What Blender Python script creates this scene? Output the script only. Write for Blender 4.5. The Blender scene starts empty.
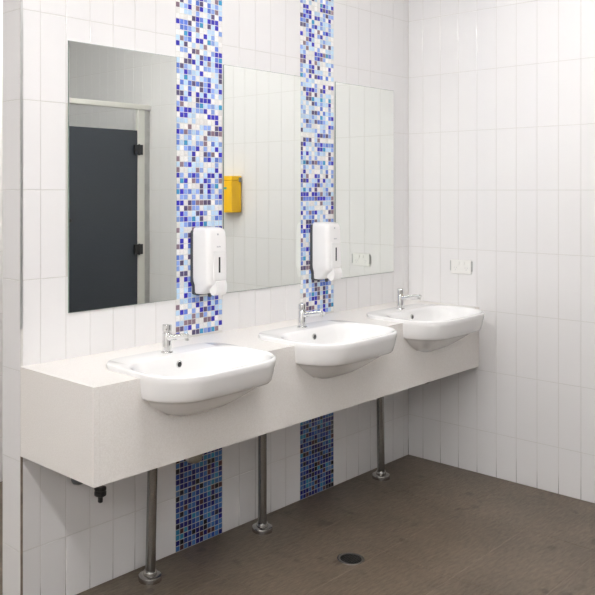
import bpy, bmesh, math, random
from mathutils import Vector, Matrix
from mathutils.geometry import tessellate_polygon
random.seed(11)
S = bpy.context.scene
C = S.collection
PI = math.pi

# ------------------------------------------------------------------ camera
cam_d = bpy.data.cameras.new('camera')
cam_d.sensor_width = 36.0
cam_d.lens = 817.26 / 595 * 36.0
cam_d.shift_x = (297.5 - 220.38) / 595
cam_d.shift_y = (190.2 - 297.5) / 595
cam_d.clip_start = 0.02
cam = bpy.data.objects.new('camera', cam_d)
cam.location = (-3.846, -2.400, 1.430)
cam.rotation_euler = (PI / 2, 0, -0.7868)
C.objects.link(cam)
S.camera = cam

# ------------------------------------------------------------------ world, exposure
w = bpy.data.worlds.new('world'); S.world = w; w.use_nodes = True
w.node_tree.nodes['Background'].inputs[0].default_value = (0.9, 0.95, 1.0, 1)
w.node_tree.nodes['Background'].inputs[1].default_value = 0.3
S.view_settings.view_transform = 'Standard'
S.view_settings.look = 'None'
S.view_settings.gamma = 1
S.view_settings.use_curve_mapping = False
S.view_settings.exposure = 0.0
TUBE_STRENGTH = 72.0

CEIL = 2.72           # ceiling height
LIGHT_X = (-5.40, -3.66, -1.97, -0.85)

# ------------------------------------------------------------------ materials
def mat(name, col, rough=0.5, metal=0.0, coat=0.0, noise=None, bump=None, emit=None, spec=None):
    m = bpy.data.materials.new(name); m.use_nodes = True
    nt = m.node_tree; b = nt.nodes['Principled BSDF']
    b.inputs['Base Color'].default_value = (*col, 1)
    b.inputs['Roughness'].default_value = rough
    b.inputs['Metallic'].default_value = metal
    if coat: b.inputs['Coat Weight'].default_value = coat; b.inputs['Coat Roughness'].default_value = 0.05
    if spec is not None: b.inputs['Specular IOR Level'].default_value = spec
    if emit:
        b.inputs['Emission Color'].default_value = (*emit[0], 1)
        b.inputs['Emission Strength'].default_value = emit[1]
    tc = nt.nodes.new('ShaderNodeTexCoord')
    if noise:   # (scale, detail, colour a, colour b, stretch)
        n = nt.nodes.new('ShaderNodeTexNoise'); n.inputs['Scale'].default_value = noise[0]; n.inputs['Detail'].default_value = noise[1]
        mp = nt.nodes.new('ShaderNodeMapping'); mp.inputs['Scale'].default_value = noise[4] if len(noise) > 4 else (1, 1, 1)
        r = nt.nodes.new('ShaderNodeValToRGB')
        r.color_ramp.elements[0].position = 0.35; r.color_ramp.elements[1].position = 0.65
        r.color_ramp.elements[0].color = (*noise[2], 1); r.color_ramp.elements[1].color = (*noise[3], 1)
        nt.links.new(tc.outputs['Object'], mp.inputs['Vector']); nt.links.new(mp.outputs[0], n.inputs['Vector'])
        nt.links.new(n.outputs['Fac'], r.inputs['Fac']); nt.links.new(r.outputs[0], b.inputs['Base Color'])
    if bump:    # (scale, strength, distance, stretch)
        n2 = nt.nodes.new('ShaderNodeTexNoise'); n2.inputs['Scale'].default_value = bump[0]; n2.inputs['Detail'].default_value = 4
        mp2 = nt.nodes.new('ShaderNodeMapping'); mp2.inputs['Scale'].default_value = bump[3] if len(bump) > 3 else (1, 1, 1)
        bp = nt.nodes.new('ShaderNodeBump'); bp.inputs['Strength'].default_value = bump[1]; bp.inputs['Distance'].default_value = bump[2]
        nt.links.new(tc.outputs['Object'], mp2.inputs['Vector']); nt.links.new(mp2.outputs[0], n2.inputs['Vector'])
        nt.links.new(n2.outputs['Fac'], bp.inputs['Height']); nt.links.new(bp.outputs[0], b.inputs['Normal'])
    return m

M = {}
M['tile'] = mat('white_glazed_tile', (0.80, 0.79, 0.79), 0.05, bump=(6, 0.04, 0.004))
M['tile'].node_tree.nodes['Principled BSDF'].inputs['Specular IOR Level'].default_value = 0.4
M['plaster'] = mat('white_paint', (0.82, 0.815, 0.80), 0.7, noise=(3, 2, (0.81, 0.805, 0.79), (0.83, 0.825, 0.81)))
M['ceramic'] = mat('white_ceramic', (0.86, 0.855, 0.85), 0.07, coat=0.3)
M['stone'] = mat('cream_stone', (0.7, 0.66, 0.6), 0.22, noise=(260, 3, (0.825, 0.793, 0.755), (0.885, 0.86, 0.828)))
M['chrome'] = mat('chrome', (0.78, 0.78, 0.78), 0.08, 1.0, bump=(30, 0.02, 0.001))
M['steel'] = mat('brushed_steel', (0.30, 0.295, 0.285), 0.24, 1.0, noise=(40, 3, (0.27, 0.265, 0.255), (0.34, 0.335, 0.325), (1, 1, 0.05)))
M['flange'] = mat('dull_chrome', (0.5, 0.49, 0.47), 0.2, 1.0, noise=(30, 2, (0.46, 0.45, 0.43), (0.54, 0.53, 0.51)))
M['alu'] = mat('aluminium_trim', (0.55, 0.55, 0.54), 0.35, 0.8, noise=(20, 2, (0.52, 0.52, 0.51), (0.58, 0.58, 0.57)))
M['sealant'] = mat('brown_sealant', (0.23, 0.18, 0.14), 0.7, noise=(25, 3, (0.18, 0.14, 0.11), (0.29, 0.23, 0.18)))
M['mirror'] = mat('mirror_glass', (0.88, 0.905, 0.87), 0.0, 1.0)
M['mirror_edge'] = mat('mirror_edge', (0.22, 0.27, 0.25), 0.25, noise=(60, 2, (0.2, 0.25, 0.23), (0.25, 0.3, 0.28)))
M['plastic'] = mat('white_plastic', (0.85, 0.84, 0.84), 0.3, noise=(4, 2, (0.845, 0.835, 0.835), (0.855, 0.845, 0.845)))
M['greyplastic'] = mat('dark_grey_plastic', (0.07, 0.075, 0.08), 0.45, noise=(40, 2, (0.06, 0.065, 0.07), (0.08, 0.085, 0.09)))
M['slot'] = mat('dark_window', (0.035, 0.035, 0.04), 0.25, noise=(40, 2, (0.03, 0.03, 0.035), (0.045, 0.045, 0.05)))
M['print'] = mat('grey_print', (0.5, 0.5, 0.54), 0.5, noise=(90, 2, (0.46, 0.46, 0.5), (0.54, 0.54, 0.58)))
M['black'] = mat('black_metal', (0.012, 0.012, 0.013), 0.4, noise=(40, 2, (0.01, 0.01, 0.011), (0.016, 0.016, 0.017)))
M['sump'] = mat('dark_drain_hole', (0.008, 0.008, 0.008), 0.95, noise=(60, 2, (0.006, 0.006, 0.006), (0.012, 0.011, 0.01)), spec=0.0)
M['grate'] = mat('dull_grate', (0.05, 0.048, 0.045), 0.8, noise=(60, 2, (0.04, 0.038, 0.035), (0.06, 0.058, 0.055)), spec=0.1)
M['door'] = mat('charcoal_laminate', (0.036, 0.044, 0.058), 0.5, noise=(120, 2, (0.033, 0.041, 0.055), (0.04, 0.048, 0.062)))
M['cream'] = mat('cream_powder_coat', (0.77, 0.76, 0.71), 0.4, noise=(8, 2, (0.76, 0.75, 0.70), (0.78, 0.77, 0.72)))
M['yellow'] = mat('yellow_plastic', (0.93, 0.53, 0.003), 0.35, noise=(10, 2, (0.91, 0.515, 0.003), (0.95, 0.545, 0.003)))
M['teal'] = mat('teal_print', (0.05, 0.35, 0.33), 0.5, noise=(80, 2, (0.04, 0.32, 0.3), (0.06, 0.38, 0.36)))
M['olive'] = mat('worn_brass', (0.4, 0.4, 0.37), 0.25, 1.0, noise=(50, 3, (0.33, 0.33, 0.3), (0.46, 0.46, 0.43)))
M['socket'] = mat('ivory_plastic', (0.82, 0.815, 0.79), 0.35, noise=(10, 2, (0.815, 0.81, 0.785), (0.825, 0.82, 0.795)))
M['weak_tube'] = mat('fluorescent_tube_worn', (0.9, 0.9, 0.9), 0.4, emit=((1.0, 0.985, 0.98), TUBE_STRENGTH * 0.33))  # same tube, output turned down to balance the light
M['tube'] = mat('fluorescent_tube', (0.9, 0.9, 0.9), 0.4, emit=((1.0, 0.985, 0.98), TUBE_STRENGTH))

def grout_mat():
    m = mat('wall_grout', (0.66, 0.64, 0.61), 0.85)
    nt = m.node_tree; b = nt.nodes['Principled BSDF']; tc = nt.nodes['Texture Coordinate']
    sx = nt.nodes.new('ShaderNodeSeparateXYZ'); nt.links.new(tc.outputs['Object'], sx.inputs[0])
    n = nt.nodes.new('ShaderNodeTexNoise'); n.inputs['Scale'].default_value = 9; nt.links.new(tc.outputs['Object'], n.inputs['Vector'])
    ad = nt.nodes.new('ShaderNodeMath'); ad.operation = 'MULTIPLY_ADD'; ad.inputs[1].default_value = 0.16; 
    nt.links.new(n.outputs['Fac'], ad.inputs[0]); nt.links.new(sx.outputs['Z'], ad.inputs[2])
    r = nt.nodes.new('ShaderNodeValToRGB')     # mop dirt ingrained in the joints just above the floor
    e = r.color_ramp.elements; e[0].position = 0.105; e[0].color = (0.10, 0.08, 0.06, 1); e[1].position = 0.19; e[1].color = (0.65, 0.635, 0.605, 1)
    nt.links.new(ad.outputs[0], r.inputs['Fac']); nt.links.new(r.outputs[0], b.inputs['Base Color'])
    return m
M['grout'] = grout_mat()

def floor_mat():
    m = mat('brown_stone_tile', (0.2, 0.17, 0.14), 0.42)
    nt = m.node_tree; b = nt.nodes['Principled BSDF']
    g = nt.nodes.new('ShaderNodeNewGeometry')
    mp = nt.nodes.new('ShaderNodeMapping'); mp.inputs['Rotation'].default_value = (0, 0, 0.6); mp.inputs['Scale'].default_value = (1, 4.5, 1)
    n = nt.nodes.new('ShaderNodeTexNoise'); n.inputs['Scale'].default_value = 22; n.inputs['Detail'].default_value = 6; n.inputs['Roughness'].default_value = 0.65
    n2 = nt.nodes.new('ShaderNodeTexNoise'); n2.inputs['Scale'].default_value = 3.0; n2.inputs['Detail'].default_value = 3
    n3 = nt.nodes.new('ShaderNodeTexNoise'); n3.inputs['Scale'].default_value = 11.0; n3.inputs['Detail'].default_value = 1
    nt.links.new(g.outputs['Position'], mp.inputs[0]); nt.links.new(mp.outputs[0], n.inputs['Vector'])
    nt.links.new(g.outputs['Position'], n2.inputs['Vector']); nt.links.new(g.outputs['Position'], n3.inputs['Vector'])
    mx = nt.nodes.new('ShaderNodeMath'); mx.operation = 'MULTIPLY_ADD'; mx.inputs[1].default_value = 0.35
    nt.links.new(n2.outputs['Fac'], mx.inputs[0])
    h = nt.nodes.new('ShaderNodeMath'); h.operation = 'MULTIPLY'; h.inputs[1].default_value = 0.65; nt.links.new(n.outputs['Fac'], h.inputs[0]); nt.links.new(h.outputs[0], mx.inputs[2])
    r = nt.nodes.new('ShaderNodeValToRGB'); e = r.color_ramp.elements
    e[0].position = 0.36; e[0].color = (0.082, 0.061, 0.042, 1); e[1].position = 0.64; e[1].color = (0.178, 0.138, 0.099, 1)
    nt.links.new(mx.outputs[0], r.inputs['Fac'])
    st = nt.nodes.new('ShaderNodeValToRGB'); s = st.color_ramp.elements       # small worn stains
    s[0].position = 0.66; s[0].color = (1, 1, 1, 1); s[1].position = 0.74; s[1].color = (0.62, 0.58, 0.55, 1)
    nt.links.new(n3.outputs['Fac'], st.inputs['Fac'])
    mul = nt.nodes.new('ShaderNodeMix'); mul.data_type = 'RGBA'; mul.blend_type = 'MULTIPLY'; mul.inputs[0].default_value = 1
    nt.links.new(r.outputs[0], mul.inputs[6]); nt.links.new(st.outputs[0], mul.inputs[7]); nt.links.new(mul.outputs[2], b.inputs['Base Color'])
    bp = nt.nodes.new('ShaderNodeBump'); bp.inputs['Strength'].default_value = 0.45; bp.inputs['Distance'].default_value = 0.004
    nt.links.new(n.outputs['Fac'], bp.inputs['Height']); nt.links.new(bp.outputs[0], b.inputs['Normal'])
    return m
M['floor'] = floor_mat()
M['floor_grout'] = mat('floor_grout', (0.25, 0.21, 0.17), 0.8, noise=(14, 3, (0.19, 0.158, 0.13), (0.26, 0.218, 0.18)))

def mosaic_mat():
    m = mat('glass_mosaic', (0.5, 0.5, 0.5), 0.12, coat=0.0)
    nt = m.node_tree; b = nt.nodes['Principled BSDF']
    a = nt.nodes.new('ShaderNodeAttribute'); a.attribute_name = 'tint'
    n = nt.nodes.new('ShaderNodeTexNoise'); n.inputs['Scale'].default_value = 150; n.inputs['Detail'].default_value = 2
    nt.links.new(nt.nodes['Texture Coordinate'].outputs['Object'], n.inputs['Vector'])
    hs = nt.nodes.new('ShaderNodeHueSaturation')
    mr = nt.nodes.new('ShaderNodeMapRange'); mr.inputs['To Min'].default_value = 0.8; mr.inputs['To Max'].default_value = 1.2
    nt.links.new(n.outputs['Fac'], mr.inputs['Value']); nt.links.new(mr.outputs[0], hs.inputs['Value'])
    nt.links.new(a.outputs['Color'], hs.inputs['Color']); nt.links.new(hs.outputs[0], b.inputs['Base Color'])
    return m
M['mosaic'] = mosaic_mat()

# ------------------------------------------------------------------ helpers
def me_obj(name, bm, m, parent=None, smooth=False, loc=None):
    me = bpy.data.meshes.new(name)
    bmesh.ops.recalc_face_normals(bm, faces=bm.faces)
    bm.to_mesh(me); bm.free()
    if isinstance(m, str): m = [m]
    for k in m: me.materials.append(M[k])
    if smooth:
        for p in me.polygons: p.use_smooth = True
    o = bpy.data.objects.new(name, me); C.objects.link(o)
    if parent: o.parent = parent
    if loc: o.location = loc
    return o
def smooth_angle(o, deg=35):
    me = o.data
    for p in me.polygons: p.use_smooth = True
    bm = bmesh.new(); bm.from_mesh(me)
    for e in bm.edges:
        if len(e.link_faces) == 2 and e.calc_face_angle(0) > math.radians(deg): e.smooth = False
    bm.to_mesh(me); bm.free()
    return o
def tag(o, label, cat, group=None):
    o['label'] = label; o['category'] = cat
    if group: o['group'] = group
    return o
def thing(name, label, cat, loc=(0, 0, 0), group=None, rz=0):
    o = bpy.data.objects.new(name, None); C.objects.link(o); o.location = loc; o.rotation_euler = (0, 0, rz)
    o.empty_display_size = 0.05
    return tag(o, label, cat, group)
def copy_tree(o, parent=None):
    c = o.copy(); C.objects.link(c); c.parent = parent
    for ch in list(o.children): copy_tree(ch, c)
    return c
def struct(o): o['kind'] = 'structure'; return o
def box(bm, x0, x1, y0, y1, z0, z1, bevel=0, seg=2):
    r = bmesh.ops.create_cube(bm, size=1)
    for v in r['verts']:
        v.co = Vector(((x0 + x1) / 2 + v.co.x * (x1 - x0), (y0 + y1) / 2 + v.co.y * (y1 - y0), (z0 + z1) / 2 + v.co.z * (z1 - z0)))
    if bevel:
        es = list({e for v in r['verts'] for e in v.link_edges})
        bmesh.ops.bevel(bm, geom=es, offset=bevel, segments=seg, affect='EDGES', profile=0.5)
def B(*a, **k):
    bm = bmesh.new(); box(bm, *a, **k); return bm
def lathe(bm, prof, n=24, c=(0, 0, 0), axis='Z'):
    """prof: list of (radius, height); closed with caps at both ends"""
    rings = []
    for r, hgt in prof:
        ring = []
        for i in range(n):
            a = 2 * PI * i / n
            p = (r * math.cos(a), r * math.sin(a), hgt)
            if axis == 'Y': p = (p[0], p[2], p[1])
            if axis == 'X': p = (p[2], p[0], p[1])
            ring.append(bm.verts.new((p[0] + c[0], p[1] + c[1], p[2] + c[2])))
        rings.append(ring)
    for a, b in zip(rings, rings[1:]):
        for i in range(n): bm.faces.new((a[i], a[(i + 1) % n], b[(i + 1) % n], b[i]))
    bm.faces.new(rings[0]); bm.faces.new(rings[-1])
def L(prof, n=24, c=(0, 0, 0), axis='Z'):
    bm = bmesh.new(); lathe(bm, prof, n, c, axis); return bm
def tube(bm, pts, rads, n=16):
    pts = [Vector(p) for p in pts]; rings = []
    for i, p in enumerate(pts):
        t = (pts[min(i + 1, len(pts) - 1)] - pts[max(i - 1, 0)]).normalized()
        u = t.cross(Vector((1, 0, 0.001))).normalized(); v = t.cross(u)
        rings.append([bm.verts.new(p + (u * math.cos(2 * PI * k / n) + v * math.sin(2 * PI * k / n)) * rads[i]) for k in range(n)])
    for a, b in zip(rings, rings[1:]):
        for i in range(n): bm.faces.new((a[i], a[(i + 1) % n], b[(i + 1) % n], b[i]))
    bm.faces.new(rings[0]); bm.faces.new(rings[-1])
def prism(poly, a0, a1, axis):
    """extrude a 2-D polygon; axis 'Z': poly is (x,y); axis 'Y': poly is (x,z); axis 'X': poly is (y,z)"""
    bm = bmesh.new()
    def P(p, a): return {'Z': (p[0], p[1], a), 'Y': (p[0], a, p[1]), 'X': (a, p[0], p[1])}[axis]
    lo = [bm.verts.new(P(p, a0)) for p in poly]; hi = [bm.verts.new(P(p, a1)) for p in poly]
    n = len(poly)
    for i in range(n): bm.faces.new((lo[i], lo[(i + 1) % n], hi[(i + 1) % n], hi[i]))
    for t in tessellate_polygon([[Vector((p[0], p[1], 0)) for p in poly]]):
        bm.faces.new([lo[i] for i in t]); bm.faces.new([hi[i] for i in t])
    return bm

# ------------------------------------------------------------------ setting: shell
TW, TH = 0.1032, 0.303
ZJ = [0.0, 0.219]
while ZJ[-1] + TH < CEIL: ZJ.append(ZJ[-1] + TH)
ZJ.append(CEIL)
ROWS = list(zip(ZJ, ZJ[1:]))
END_X = -2.385
NIB = 0.118                       # thickness of the wall carrying the mirrors
FLOOR_Y0, REAR_Y, LEFT_X = -3.7, 1.19, -6.2
G = 0.0014                        # grout recess

floor = struct(me_obj('floor', B(LEFT_X, 0.15, FLOOR_Y0, REAR_Y + 0.1, -0.06, -0.0012), 'floor_grout'))
ceiling = struct(me_obj('ceiling', B(LEFT_X - .1, 0.15, FLOOR_Y0 - .1, REAR_Y + 0.1, CEIL, CEIL + 0.08), 'plaster'))
wall_back = struct(me_obj('wall_back', B(END_X + G, G, G, NIB - G, 0, CEIL), 'grout'))
wall_right = struct(me_obj('wall_right', B(G, 0.12, FLOOR_Y0, REAR_Y, 0, CEIL), 'grout'))
wall_rear = struct(me_obj('wall_rear', B(LEFT_X, G, REAR_Y + G, REAR_Y + 0.1, 0, CEIL), 'grout'))
wall_front = struct(me_obj('wall_front', B(LEFT_X, 0.12, FLOOR_Y0 - 0.1, FLOOR_Y0 - G, 0, CEIL), 'grout'))
wall_left = struct(me_obj('wall_left', B(LEFT_X - 0.1, LEFT_X, FLOOR_Y0 - 0.1, REAR_Y + 0.1, 0, CEIL), 'plaster'))

# ------------------------------------------------------------------ wall tiles
tile_cache = {}
def slab_mesh(name, wd, ht, depth, ch, m, gap):
    """front face on local y=0 looking to -y, centred on x,z; chamfered edge"""
    key = (name, round(wd, 4), round(ht, 4))
    if key in tile_cache: return tile_cache[key]
    a, b = wd / 2 - gap / 2, ht / 2 - gap / 2
    vs = []
    for (x, z) in ((-1, -1), (1, -1), (1, 1), (-1, 1)): vs.append((x * (a - ch), 0, z * (b - ch)))
    for (x, z) in ((-1, -1), (1, -1), (1, 1), (-1, 1)): vs.append((x * a, ch * 0.6, z * b))
    for (x, z) in ((-1, -1), (1, -1), (1, 1), (-1, 1)): vs.append((x * a, depth, z * b))
    fs = [(0, 1, 2, 3)]
    for i in range(4):
        j = (i + 1) % 4
        fs.append((i + 4, j + 4, j, i)); fs.append((i + 8, j + 8, j + 4, i + 4))
    me = bpy.data.meshes.new(name); me.from_pydata(vs, [], fs); me.update(); me.materials.append(M[m])
    tile_cache[key] = me
    return me
def put_tile(parent, x, y, z, rz, wd, ht):
    o = bpy.data.objects.new('tile', slab_mesh('tile', wd, ht, 0.0013, 0.0011, 'tile', 0.0022))
    o.location = (x, y, z)
    o.rotation_euler = (random.gauss(0, 0.0012), 0, rz + random.gauss(0, 0.0016))
    o.parent = parent; C.objects.link(o); return o
def tiles_joined(name, parent, items):
    """the tiles that are too far off or out of sight, real geometry in one part"""
    vs, fs = [], []
    for (x, y, z, rz, wd, ht) in items:
        me = slab_mesh('tile', wd, ht, 0.0013, 0.0011, 'tile', 0.0022)
        mx = Matrix.Translation((x, y, z)) @ Matrix.Rotation(rz, 4, 'Z') @ Matrix.Rotation(random.gauss(0, .0012), 4, 'X')
        b = len(vs)
        vs += [mx @ v.co for v in me.vertices]; fs += [tuple(b + i for i in p.vertices) for p in me.polygons]
    me = bpy.data.meshes.new(name); me.from_pydata(vs, [], fs); me.update(); me.materials.append(M['tile'])
    o = bpy.data.objects.new(name, me); o.parent = parent; C.objects.link(o); o['kind'] = 'stuff'
    return o

# joints along the mirror wall, read from the photograph; the two mosaic strips interrupt them
M1, M2 = (-1.688, -1.428), (-0.918, -0.664)
cols = [(END_X + 0.009, -2.3072)] + [(-2.3072 + i * TW, -2.3072 + (i + 1) * TW) for i in range(6)]
cols += [(M1[1] + i * 0.102, M1[1] + (i + 1) * 0.102) for i in range(5)]
cols += [(M2[1] + i * TW, M2[1] + (i + 1) * TW) for i in range(6)] + [(M2[1] + 6 * TW, 0.0)]
MZ0, MZ1 = 1.000, 1.954
MIRX = ((-2.196, M1[0] - 0.001), (M1[1] + 0.003, M2[0] - 0.002), (M2[1] + 0.007, -0.150))
for (a, b) in cols:
    for (z0, z1) in ROWS:
        if z0 > MZ0 and z1 < MZ1 and any(a > m0 - .02 and b < m1 + .02 for m0, m1 in MIRX): continue
        put_tile(wall_back, (a + b) / 2, 0, (z0 + z1) / 2, 0, b - a, z1 - z0)
for (z0, z1) in ROWS:      # return face at the free end of the mirror wall
    put_tile(wall_back, END_X, NIB / 2, (z0 + z1) / 2, -PI / 2, NIB - 0.004, z1 - z0)
far = []
k = 0
y = 0.0; ny = -0.0889
while y > FLOOR_Y0 + 0.001:
    for (z0, z1) in ROWS:
        it = (0, (y + ny) / 2, (z0 + z1) / 2, -PI / 2, y - ny, z1 - z0)
        if ny > -2.25 and z0 < 2.6: put_tile(wall_right, *it)
        else: far.append(it)
    y, ny = ny, max(ny - TW, FLOOR_Y0)
tiles_joined('tile_field', wall_right, far)
def run(a, b, wd):
    out = []; x = a
    while x < b - 0.01: out.append((x, min(x + wd, b))); x += wd
    return out
tiles_joined('tile_field', wall_front, [((a + b) / 2, FLOOR_Y0, (z0 + z1) / 2, PI, b - a, z1 - z0) for a, b in run(LEFT_X, 0, TW) for z0, z1 in ROWS])
tiles_joined('tile_field', wall_rear, [((a + b) / 2, REAR_Y, (z0 + z1) / 2, 0, b - a, z1 - z0) for a, b in run(LEFT_X, 0, TW) for z0, z1 in ROWS])

# corner trims of the mirror wall
tr = struct(me_obj('trim_1', B(END_X - 0.002, END_X + 0.0075, -0.003, 0.0012, 0.966, CEIL, bevel=0.0012), 'alu'))
tr = struct(me_obj('trim_2', B(END_X + 0.0005, END_X + 0.0085, -0.0012, 0.0012, 0.0, 0.541), 'sealant'))

# ------------------------------------------------------------------ mosaic strips
BLEND_UP = [((0.82, 0.81, 0.80), 28), ((0.50, 0.67, 0.86), 22), ((0.25, 0.37, 0.74), 15), ((0.11, 0.19, 0.60), 8), ((0.028, 0.024, 0.40), 13),
            ((0.085, 0.068, 0.155), 8), ((0.23, 0.155, 0.20), 5), ((0.04, 0.27, 0.50), 3)]
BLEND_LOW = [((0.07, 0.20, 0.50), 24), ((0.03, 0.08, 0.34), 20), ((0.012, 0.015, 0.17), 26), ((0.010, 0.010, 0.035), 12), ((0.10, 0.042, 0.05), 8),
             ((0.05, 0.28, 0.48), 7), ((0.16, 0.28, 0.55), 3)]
def mosaic(x0, x1, z0, z1, blend, phase, dark=1.0):
    n = 12; p = (x1 - x0) / n; g = 0.0019
    vs, fs, tint = [], [], []
    cs, ws = zip(*blend)
    z = z0 + 0.0008; r = 0
    while z + p * 0.5 < z1:
        zt = min(z + p, z1)
        for i in range(n):
            c = random.choices(cs, ws)[0]; j = random.uniform(0.88, 1.12)
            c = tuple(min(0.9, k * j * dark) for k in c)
            a, b_ = x0 + i * p + g / 2, x0 + (i + 1) * p - g / 2; lo, hi = z + g / 2, zt - g / 2
            ch = 0.0011; t = [random.gauss(0, 0.00012) for _ in range(4)]
            b = len(vs)
            for q, (X, Z) in enumerate(((a + ch, lo + ch), (b_ - ch, lo + ch), (b_ - ch, hi - ch), (a + ch, hi - ch))): vs.append((X, -0.0002 + t[q], Z))
            for (X, Z) in ((a, lo), (b_, lo), (b_, hi), (a, hi)): vs.append((X, 0.0012, Z))
            fs.append((b, b + 1, b + 2, b + 3))
            for q in range(4): fs.append((b + 4 + q, b + 4 + (q + 1) % 4, b + (q + 1) % 4, b + q))
            tint += [c] * 8
        z += p; r += 1
        if (r + phase) % 14 == 0: z += 0.0018       # wider joint between mosaic sheets
    b = len(vs)     # pale grout bed
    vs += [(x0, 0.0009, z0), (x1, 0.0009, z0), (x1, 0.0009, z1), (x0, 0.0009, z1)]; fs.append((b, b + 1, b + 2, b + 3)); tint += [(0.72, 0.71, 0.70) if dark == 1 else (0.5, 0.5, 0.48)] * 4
    me = bpy.data.meshes.new('mosaic_strip'); me.from_pydata(vs, [], fs); me.update(); me.materials.append(M['mosaic'])
    at = me.color_attributes.new('tint', 'FLOAT_COLOR', 'POINT')
    for i, c in enumerate(tint): at.data[i].color = (*c, 1)
    o = bpy.data.objects.new('mosaic_strip', me); o.parent = wall_back; C.objects.link(o); o['kind'] = 'stuff'
    return o
CT_Z = 0.840; CT_B = 0.541
for (a, b) in (M1, M2):
    o = mosaic(a, b, CT_Z + 0.006, CEIL, BLEND_UP, 3); o['label'] = 'blue, pale blue and white glass mosaic strip'
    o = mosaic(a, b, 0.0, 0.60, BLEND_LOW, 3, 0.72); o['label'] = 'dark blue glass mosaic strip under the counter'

# ------------------------------------------------------------------ floor tiles
def floor_tile(x0, x1, y0, y1):
    o = bpy.data.objects.new('floor_tile', slab_mesh('floor_tile', x1 - x0, y1 - y0, 0.004, 0.0008, 'floor', 0.0024))
    o.location = ((x0 + x1) / 2, (y0 + y1) / 2, 0)
    o.rotation_euler = (-PI / 2, 0, 0)
    o.parent = floor; C.objects.link(o)
fx = [0.0, -0.5]
while fx[-1] > LEFT_X: fx.append(max(fx[-1] - 0.6, LEFT_X))
fy = [-0.27 - 0.302 * i for i in range(-4, 12)]
fy = [REAR_Y] + [q for q in fy if FLOOR_Y0 < q < REAR_Y] + [FLOOR_Y0]
for hi, lo in zip(fy, fy[1:]):
    for xr, xl in zip(fx, fx[1:]):
        floor_tile(xl, xr, lo, hi)

# ------------------------------------------------------------------ vanity counter
BX = (-1.930, -1.175, -0.426)     # basin centres
FY = -0.410                       # apron face
def rrect(x0, x1, y0, y1, rf, rb, n=10, bow=0.0):
    """rounded rectangle, y0 front (towards the room), y1 back; counter-clockwise from front left"""
    pts = []
    def arc(cx, cy, r, a0):
        for i in range(n + 1):
            a = a0 + (PI / 2) * i / n; pts.append([cx + r * math.cos(a), cy + r * math.sin(a)])
    def seg(n2=5):
        pass
    arc(x0 + rf, y0 + rf, rf, PI)
    for i in range(1, 8): pts.append([x0 + rf + (x1 - x0 - 2 * rf) * i / 8, y0])
    arc(x1 - rf, y0 + rf, rf, -PI / 2)
    for i in range(1, 5): pts.append([x1, y0 + rf + (y1 - rb - y0 - rf) * i / 5])
    arc(x1 - rb, y1 - rb, rb, 0)
    for i in range(1, 8): pts.append([x1 - rb - (x1 - x0 - 2 * rb) * i / 8, y1])
    arc(x0 + rb, y1 - rb, rb, PI / 2)
    for i in range(1, 5): pts.append([x0, y1 - rb - (y1 - rb - y0 - rf) * i / 5])
    if bow:
        cx, cy, hx = (x0 + x1) / 2, (y0 + y1) / 2, (x1 - x0) / 2
        for p in pts:
            if p[1] < cy: p[1] -= bow * (1 - ((p[0] - cx) / hx) ** 2) * min(1, (cy - p[1]) / (cy - y0))
    return pts

# outer shell of the basin: (z, inset from the sides, inset from the front)
HX, YF, YB = 0.278, -0.564, -0.170
RIM = 0.855
SHELL = [(RIM, 0.006, 0.006), (RIM - 0.002, 0.002, 0.002), (RIM - 0.006, 0.0, 0.0), (0.830, 0.001, 0.003), (0.797, 0.004, 0.011), (0.777, 0.007, 0.017), (0.771, 0.010, 0.021),
         (0.7685, 0.016, 0.029), (0.766, 0.023, 0.044), (0.752, 0.035, 0.064), (0.730, 0.060, 0.092), (0.708, 0.090, 0.122), (0.688, 0.130, 0.150), (0.676, 0.170, 0.18), (0.670, 0.200, 0.205)]
def shell_half_width(z):          # half width of the shell where it passes the apron face
    for (za, ia, _), (zb, ib, _) in zip(SHELL, SHELL[1:]):
        if zb <= z <= za: return HX - (ia + (ib - ia) * (za - z) / max(1e-6, za - zb))
    return HX - SHELL[-1][1]

van = thing('vanity_counter', 'long cream stone wash counter with deep apron on steel legs', 'counter', (0, 0, 0))
top = [(0.0 - 0.001, 0.0 - 0.001), (END_X, -0.001), (END_X, FY)]
for cx in BX:
    hw = HX - 0.012
    top += [(cx - hw, FY), (cx - hw, -0.30), (cx - hw + 0.02, -0.23), (cx - hw + 0.07, -0.19), (cx + hw - 0.07, -0.19), (cx + hw - 0.02, -0.23), (cx + hw, -0.30), (cx + hw, FY)]
top += [(-0.001, FY)]
bm = prism(top, CT_Z - 0.020, CT_Z, 'Z')
ct = me_obj('worktop', bm, 'stone', van)
ap = [(-0.001, CT_B), (-0.001, CT_Z - 0.0202)]
for cx in reversed(BX):
    zs = [CT_Z - 0.0202, 0.80, 0.772, 0.757, 0.738, 0.718, 0.700]
    e = 0.012
    ap += [(cx + shell_half_width(z) - e, z) for z in zs] + [(cx - shell_half_width(z) + e, z) for z in reversed(zs)]
ap += [(END_X + 0.0203, CT_Z - 0.0202), (END_X + 0.0203, CT_B)]
me_obj('apron', prism(ap, FY, FY + 0.020, 'Y'), 'stone', van)
me_obj('end_panel', B(END_X, END_X + 0.020, FY, -0.001, CT_B, CT_Z - 0.0202), 'stone', van)
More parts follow.
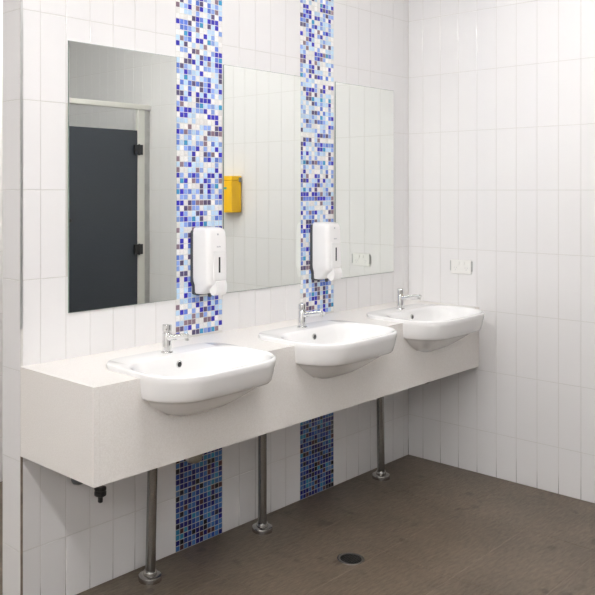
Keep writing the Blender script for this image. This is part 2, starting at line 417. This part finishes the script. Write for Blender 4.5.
for lx, ly, lean in ((-1.903, -0.098, 0.028), (-1.290, -0.100, 0.0), (-0.404, -0.096, -0.018)):
    lg = me_obj('leg', L([(0.0185, 0.016), (0.0185, CT_Z - 0.021)], 28), 'steel', van, loc=(lx, ly, 0)); smooth_angle(lg)
    for v in lg.data.vertices: v.co.x += lean * v.co.z
    fl = me_obj('floor_flange', L([(0.043, 0.0), (0.0435, 0.013), (0.042, 0.018), (0.036, 0.021), (0.025, 0.022), (0.0245, 0.032), (0.0235, 0.034), (0.019, 0.0345)], 32), 'flange', lg); smooth_angle(fl)

# ------------------------------------------------------------------ basins
def make_basin():
    root = thing('washbasin', '', 'basin', (0, 0, 0), 'washbasins set in the counter')
    bm = bmesh.new()
    rings = []
    def ring(z, pts): rings.append([bm.verts.new((p[0], p[1], z)) for p in pts])
    rf, rb = 0.140, 0.10
    for (z, s, f) in reversed(SHELL):
        bk = YB if z > 0.84 else YB - s * 0.8 - 0.004
        ins = max(s, f)
        ring(z, rrect(-HX + s, HX - s, YF + f, bk, max(0.03, rf - ins * 0.45), max(0.03, rb - ins * 0.4), bow=0.014))
    # rim and bowl (inner surface)
    inner = [(RIM + 0.0005, 0.011, YF + 0.011, -0.262, 0.118, 0.115), (RIM - 0.0015, 0.0155, YF + 0.0155, -0.270, 0.116, 0.115), (RIM - 0.007, 0.019, YF + 0.019, -0.276, 0.115, 0.115),
             (RIM - 0.030, 0.028, YF + 0.028, -0.284, 0.11, 0.115), (RIM - 0.060, 0.042, YF + 0.042, -0.293, 0.105, 0.11), (RIM - 0.090, 0.066, YF + 0.062, -0.305, 0.095, 0.10),
             (RIM - 0.112, 0.11, YF + 0.09, -0.325, 0.08, 0.08), (RIM - 0.124, 0.17, YF + 0.125, -0.35, 0.05, 0.05), (RIM - 0.128, 0.24, YF + 0.16, -0.385, 0.016, 0.016)]
    for (z, s, y0, y1, a, b) in inner: ring(z, rrect(-HX + s, HX - s, y0, y1, a, b, bow=0.014 if s < .1 else 0.004))
    n = len(rings[0])
    for a, b in zip(rings, rings[1:]):
        for i in range(n): bm.faces.new((a[i], a[(i + 1) % n], b[(i + 1) % n], b[i]))
    bm.faces.new(rings[0]); bm.faces.new(rings[-1])
    bd = me_obj('bowl', bm, 'ceramic', root); smooth_angle(bd, 50)
    # overflow on the rear inner wall, waste in the bottom
    ov = me_obj('overflow_ring', L([(0.0085, 0.0), (0.0135, -0.0005), (0.0135, -0.003), (0.0115, -0.0045), (0.0085, -0.0045)], 24, axis='Y'), 'chrome', root, loc=(0, -0.2845, 0.823)); smooth_angle(ov)
    hole = me_obj('overflow_hole', L([(0.0092, 0.0), (0.0092, -0.0048)], 20, axis='Y'), 'black', ov)
    ws = me_obj('waste', L([(0.020, 0.0), (0.031, 0.001), (0.030, 0.004), (0.018, 0.0052)], 28), 'chrome', root, loc=(0, -0.397, RIM - 0.1279)); smooth_angle(ws)
    return root
basin = make_basin()
blabels = ['white washbasin at the free left end of the counter, largest and nearest',
           'white washbasin in the middle of the counter, between the other two',
           'white washbasin next to the right-hand tiled wall, the farthest one']
for i, cx in enumerate(BX):
    o = basin if i == 0 else copy_tree(basin)
    o.location = (cx, 0, 0); o['label'] = blabels[i]

# ------------------------------------------------------------------ taps
def make_tap():
    root = thing('basin_tap', '', 'tap', (0, 0, 0), 'chrome taps on the basins')
    b = me_obj('body', L([(0.0215, 0.0), (0.0215, 0.003), (0.0205, 0.0045), (0.0165, 0.0048), (0.0165, 0.064), (0.0158, 0.0655), (0.012, 0.066)], 28), 'chrome', root); smooth_angle(b)
    c = me_obj('push_cap', L([(0.0118, 0.0655), (0.0118, 0.0695), (0.0165, 0.070), (0.0170, 0.080), (0.0170, 0.0885), (0.0158, 0.0920), (0.012, 0.0930)], 28), 'chrome', root); smooth_angle(c)
    bm = bmesh.new()
    tube(bm, [(0, -0.012, 0.050), (0, -0.045, 0.0565), (0, -0.085, 0.0640), (0, -0.104, 0.0665), (0, -0.114, 0.0655)], [0.0112, 0.0100, 0.0090, 0.0088, 0.0070], 20)
    s = me_obj('spout', bm, 'chrome', root); smooth_angle(s)
    a = me_obj('aerator', L([(0.0078, 0.0), (0.0078, 0.012)], 20), 'chrome', s, loc=(0, -0.103, 0.0525)); smooth_angle(a)
    return root
tap = make_tap()
tlabels = ['chrome push tap on the basin at the free left end of the counter',
           'chrome push tap on the middle basin, in front of the right mosaic strip',
           'chrome push tap on the farthest basin, below the right-hand mirror']
for i, cx in enumerate(BX):
    o = tap if i == 0 else copy_tree(tap); o.scale = (1, 1, 1.06)
    o.location = (cx + 0.002, -0.220, RIM + 0.0003); o['label'] = tlabels[i]

# ------------------------------------------------------------------ pipework under the counter
def make_trap():
    root = thing('bottle_trap', '', 'pipe trap', (0, 0, 0), 'traps under the counter')
    c = me_obj('cup', L([(0.012, 0.0), (0.022, 0.003), (0.029, 0.010), (0.031, 0.020), (0.031, 0.075), (0.033, 0.077), (0.033, 0.098), (0.020, 0.102)], 28), 'olive', root); smooth_angle(c)
    p = me_obj('tailpiece', L([(0.0165, 0.1021), (0.0165, 0.128), (0.024, 0.129), (0.024, 0.152)], 24), 'chrome', root); smooth_angle(p)
    bm = bmesh.new(); tube(bm, [(0, 0.030, 0.083), (0, 0.10, 0.083), (0, 0.30, 0.083)], [0.015, 0.015, 0.015], 16)
    e = me_obj('outlet_pipe', bm, 'chrome', root); smooth_angle(e)
    return root
trap = make_trap()
for i, (cx, lab) in enumerate(zip((BX[0], BX[2]), ('worn metal trap bottom peeping below the apron before the left mosaic strip', 'dark pipe trap bottom just under the apron near the corner of the room'))):
    o = trap if i == 0 else copy_tree(trap)
    o.rotation_euler = (0, 0, -0.36); o.location = (cx + 0.014, -0.345, (0.4915, 0.514)[i]); o['label'] = lab

v = thing('drain_valve', 'small black threaded valve hanging below the front left corner of the counter', 'valve', (-2.298, -0.325, -0.014))
a = me_obj('stem', L([(0.0085, 0.512), (0.0085, 0.70)], 18), 'chrome', v); smooth_angle(a)
a = me_obj('nut', L([(0.0165, 0.487), (0.019, 0.489), (0.019, 0.500), (0.017, 0.5015), (0.017, 0.504), (0.019, 0.5055), (0.019, 0.5125), (0.012, 0.514)], 12), 'black', v)
a = me_obj('outlet', L([(0.0065, 0.466), (0.008, 0.468), (0.008, 0.4868)], 16), 'black', v); smooth_angle(a)
e = thing('pipe_elbow', 'dark round pipe elbow under the left end of the counter', 'pipe', (-2.318, -0.235, 0.0))
a = me_obj('bend', L([(0.010, 0.492), (0.018, 0.495), (0.0225, 0.503), (0.0235, 0.515), (0.0215, 0.530), (0.016, 0.534)], 24), 'greyplastic', e); smooth_angle(a)
a = me_obj('riser', L([(0.014, 0.5342), (0.014, 0.70)], 20), 'greyplastic', e); smooth_angle(a)

# ------------------------------------------------------------------ mirrors
mlabels = ['left mirror, reflecting the charcoal cubicle door', 'middle mirror between the two mosaic strips, reflecting the yellow container', 'right mirror nearest the room corner, reflecting the power outlet']
for (x0, x1), lab in zip(MIRX, mlabels):
    m = thing('wall_mirror', lab, 'mirror', ((x0 + x1) / 2, 0, MZ0), 'mirrors above the counter')
    hw = (x1 - x0) / 2
    bm = bmesh.new(); box(bm, -hw, hw, -0.0052, -0.0004, 0, MZ1 - MZ0)
    me_obj('backing', bm, 'mirror_edge', m)
    bm = bmesh.new(); e = 0.0015
    box(bm, -hw + e, hw - e, -0.0058, -0.0052, e, MZ1 - MZ0 - e)
    me_obj('glass', bm, 'mirror', m)

# ------------------------------------------------------------------ soap dispensers
def make_dispenser():
    root = thing('soap_dispenser', '', 'soap dispenser', (0, 0, 0), 'soap dispensers on the mosaic strips')
    # back plate, slightly larger than the cover (profile in x,z)
    pl = [(-0.050, 0.262), (0.050, 0.262), (0.055, 0.255), (0.055, 0.055), (0.046, 0.035), (0.046, 0.006), (0.030, 0.000), (-0.030, 0.000), (-0.046, 0.006), (-0.046, 0.035), (-0.055, 0.055), (-0.055, 0.255)]
    me_obj('back_plate', prism(pl, -0.016, -0.0008, 'Y'), 'greyplastic', root)
    # cover: side profile in (y,z), lofted over x with rounded edges
    bm = bmesh.new()
    sec = []
    for (hx, z, d) in ((0.040, 0.2735, 0.070), (0.047, 0.2725, 0.080), (0.052, 0.267, 0.094), (0.0545, 0.255, 0.100), (0.055, 0.235, 0.102), (0.055, 0.15, 0.106), (0.055, 0.075, 0.107), (0.053, 0.060, 0.1065), (0.049, 0.050, 0.103), (0.046, 0.042, 0.088), (0.045, 0.028, 0.074), (0.044, 0.014, 0.060), (0.038, 0.008, 0.050)):
        pts = []; r = min(0.020, d * 0.3); n = 6
        pts.append((-hx, -0.0162)); 
        for i in range(n + 1):
            a = PI + (PI / 2) * i / n; pts.append((-hx + r + r * math.cos(a), -d + r + r * math.sin(a)))
        for i in range(n + 1):
            a = -PI / 2 + (PI / 2) * i / n; pts.append((hx - r + r * math.cos(a), -d + r + r * math.sin(a)))
        pts.append((hx, -0.0162))
        sec.append([bm.verts.new((x, y, z)) for x, y in pts])
    for a, b in zip(sec, sec[1:]):
        for i in range(len(a)): bm.faces.new((a[i], a[(i + 1) % len(a)], b[(i + 1) % len(a)], b[i]))
    bm.faces.new(sec[0]); bm.faces.new(sec[-1])
    cv = me_obj('cover', bm, 'plastic', root); smooth_angle(cv, 40)
    # raised front panel with level window, print and lock
    fp = me_obj('front_panel', B(-0.030, 0.034, -0.1105, -0.104, 0.066, 0.182, bevel=0.002), 'plastic', cv)
    wn = me_obj('level_window', B(-0.0045, 0.0045, -0.1113, -0.1104, 0.096, 0.158, bevel=0.0003), 'slot', cv)
    lk = me_obj('lock', L([(0.0042, 0.0), (0.0042, -0.002)], 16, axis='Y'), 'print', cv, loc=(0.0, -0.1005, 0.2475))
    bm = bmesh.new()     # maker's print, too small to read
    for i, (wd, ht) in enumerate(((0.003, 0.006), (0.003, 0.004), (0.002, 0.004), (0.003, 0.006), (0.003, 0.004))):
        x = -0.008 + i * 0.0044; box(bm, x, x + wd, -0.1046, -0.1020, 0.196, 0.196 + ht)
    me_obj('print', bm, 'print', cv)
    # push bar at the bottom
    pb = [(-0.060, 0.064), (-0.102, 0.066), (-0.112, 0.061), (-0.117, 0.047), (-0.116, 0.022), (-0.109, 0.010), (-0.096, 0.005), (-0.084, 0.009), (-0.076, 0.022), (-0.066, 0.032)]
    bm = prism(pb, -0.021, 0.037, 'X')
    bmesh.ops.bevel(bm, geom=[e for e in bm.edges if e.calc_face_angle(0) > 1.0], offset=0.004, segments=3, affect='EDGES', profile=0.5)
    p = me_obj('push_bar', bm, 'plastic', root); smooth_angle(p, 40)
    nz = me_obj('nozzle', L([(0.006, 0.0), (0.008, 0.004), (0.009, 0.014)], 16), 'greyplastic', root, loc=(0, -0.055, -0.004))
    return root
dsp = make_dispenser()
for i, (cx, lab) in enumerate(((-1.555, 'white soap dispenser on the left mosaic strip, the larger and nearer one'), (-0.792, 'white soap dispenser on the right mosaic strip, behind the middle basin'))):
    o = dsp if i == 0 else copy_tree(dsp)
    o.location = (cx, 0, 1.007); o['label'] = lab

# ------------------------------------------------------------------ power outlet on the right wall (local x runs towards the room)
po = thing('power_outlet', 'white double power outlet on the right-hand tiled wall', 'outlet', (0, -0.315, 1.037), rz=-PI / 2)
me_obj('plate', B(-0.057, 0.057, -0.0095, -0.0004, -0.036, 0.036, bevel=0.003), 'socket', po)
for s in (-1, 1):
    me_obj('side_cap', B(min(s * 0.0555, s * 0.0605), max(s * 0.0555, s * 0.0605), -0.012, -0.001, -0.022, 0.030, bevel=0.001), 'alu', po)  # clip caps; their grey also stands in for shade at the plate edges
    r = me_obj('switch', B(-0.006, 0.006, -0.0135, -0.0094, -0.009, 0.009, bevel=0.001), 'socket', po, loc=(s * 0.014, 0, 0.018))
    bm = bmesh.new(); box(bm, -0.0145, 0.0145, -0.011, -0.0094, -0.0145, 0.0145, bevel=0.0007)
    f = me_obj('socket_face', bm, 'socket', po, loc=(s * 0.030, 0, -0.008))
    for (dx, dz, ry) in ((-0.006, 0.004, 0.5), (0.006, 0.004, -0.5), (0, -0.007, 0)):
        sl = me_obj('pin_slot', B(-0.0009, 0.0009, -0.0114, -0.0109, -0.0035, 0.0035), 'print', f, loc=(dx, 0, dz)); sl.rotation_euler = (0, ry, 0)

# ------------------------------------------------------------------ yellow container on the right wall
yb = thing('sharps_container', 'yellow plastic wall container, seen reflected in the middle mirror', 'container', (0, -1.325, 1.286), rz=-PI / 2)
bm = bmesh.new(); box(bm, -0.075, 0.075, -0.095, -0.003, 0.0, 0.205, bevel=0.006)
me_obj('body', bm, 'yellow', yb)
bm = bmesh.new(); box(bm, -0.077, 0.077, -0.098, -0.002, 0.2055, 0.236, bevel=0.006)
me_obj('lid', bm, 'yellow', yb)
me_obj('latch', B(-0.0835, -0.0772, -0.034, -0.010, 0.196, 0.226, bevel=0.003), 'steel', yb)
me_obj('label_print', B(-0.030, -0.006, -0.0957, -0.0949, 0.150, 0.164), 'teal', yb)
me_obj('wall_bracket', B(-0.040, 0.040, -0.0029, -0.0003, 0.03, 0.19), 'steel', yb)

# ------------------------------------------------------------------ floor drain
fd = thing('floor_drain', 'round metal floor drain with a dark perforated grate', 'floor drain', (-1.245, -0.521, 0.0))
rg = me_obj('rim', L([(0.040, 0.0004), (0.053, 0.0003), (0.0525, 0.002), (0.050, 0.0026), (0.042, 0.0016), (0.040, 0.0014)], 40), 'flange', fd); smooth_angle(rg)
me_obj('sump', L([(0.0415, 0.0011), (0.0415, 0.0016)], 36), 'sump', fd)
bm = bmesh.new()
for i in range(-4, 5):
    q = i * 0.0088; hl = math.sqrt(max(0, 0.0405 ** 2 - q * q))
    box(bm, q - 0.0007, q + 0.0007, -hl, hl, 0.0017, 0.0023); box(bm, -hl, hl, q - 0.0007, q + 0.0007, 0.0018, 0.0024)
me_obj('grate', bm, 'grate', fd)

# ------------------------------------------------------------------ toilet cubicle seen in the left mirror
SY = -2.158
fr = thing('cubicle_frame', 'cream cubicle post and overhead rail, reflected in the left mirror', 'cubicle frame', (0, 0, 0))
me_obj('post', B(-0.121, -0.058, SY - 0.030, SY, 0.0, 2.008, bevel=0.003), 'cream', fr)
me_obj('wall_channel', B(-0.0579, -0.001, SY - 0.045, SY - 0.016, 0.0, 2.008), 'alu', fr)
me_obj('post', B(-0.905, -0.775, SY - 0.030, SY, 0.0, 2.008, bevel=0.003), 'cream', fr)
me_obj('top_rail', B(-0.905, -0.001, SY - 0.036, SY + 0.006, 2.0082, 2.046, bevel=0.008), 'cream', fr)
me_obj('side_panel', B(-0.905, -0.885, FLOOR_Y0 + 0.002, SY - 0.031, 0.12, 2.008), 'door', fr)
cd = thing('cubicle_door', 'charcoal cubicle door with black hinges, reflected in the left mirror', 'door', (-0.124, SY - 0.004, 0))
pn = me_obj('panel', B(-0.645, 0, -0.018, 0, 0.12, 1.857, bevel=0.001), 'door', cd)
for z in (1.719, 1.008):
    hg = me_obj('hinge', B(-0.036, 0.038, 0.0, 0.014, z - 0.036, z + 0.036, bevel=0.002), 'black', cd, loc=(0, 0.0044, 0))
    k = me_obj('pin', L([(0.007, z - 0.040), (0.007, z + 0.040)], 14), 'black', hg, loc=(0.002, 0.014, 0))
kn = me_obj('latch_knob', L([(0.020, 0.0), (0.020, 0.006), (0.013, 0.010), (0.013, 0.022), (0.010, 0.024)], 20, axis='Y'), 'black', cd, loc=(-0.590, 0.0002, 1.229)); smooth_angle(kn)

# ------------------------------------------------------------------ ceiling lights
def make_light():
    root = thing('ceiling_batten_light', '', 'light', (0, 0, 0), 'batten lights on the ceiling')
    me_obj('housing', B(-0.055, 0.055, -0.62, 0.62, -0.045, -0.0005, bevel=0.004), 'plaster', root)
    for s in (-1, 1):
        t = me_obj('tube', L([(0.013, -0.595), (0.013, 0.595)], 16, axis='Y'), 'tube', root, loc=(s * 0.028, 0, -0.066)); smooth_angle(t)
        for q in (-1, 1):
            h = me_obj('lamp_holder', B(-0.014, 0.014, -0.008, 0.008, -0.082, -0.0452, bevel=0.002), 'plastic', root, loc=(s * 0.028, q * 0.6035, 0))
    return root
lt = make_light()
llab = ['batten light on the ceiling nearest the right-hand wall', 'batten light on the ceiling in front of the first basin', 'batten light on the ceiling just off the free end of the counter', 'batten light on the ceiling at the far left of the room']  # far-left batten is unseen, added to light the right wall more evenly
for i, x in enumerate(reversed(LIGHT_X)):
    o = lt if i == 0 else copy_tree(lt)
    o.location = (x, -1.22, CEIL); o['label'] = llab[i]
    if i == 1: lt2 = o
    if i == 0:                       # this fitting fills the far corner, dimmed against a hot spot on the wall
        for ch in o.children:
            if ch.name.startswith('tube'): ch.material_slots[0].link = 'OBJECT'; ch.material_slots[0].material = M['weak_tube']
    else:
        for ch in o.children:
            if ch.name.startswith('tube'): ch.material_slots[0].link = 'DATA'
for x, lab in ((-3.66, 'batten light on the ceiling behind the camera, rear row farther from mirrors'), (-5.40, 'batten light on the ceiling at the far left of the room, rear row')):  # unseen rear row, added to fill the upright faces from the front
    o = copy_tree(lt2); o.location = (x, -2.95, CEIL); o['label'] = lab
o = copy_tree(lt2); o.location = (-1.45, 0.66, CEIL); o.rotation_euler = (0, 0, PI / 2); o['label'] = 'batten light on the ceiling of the passage behind the mirror wall'  # unseen batten, added to brighten the rear wall past the free end
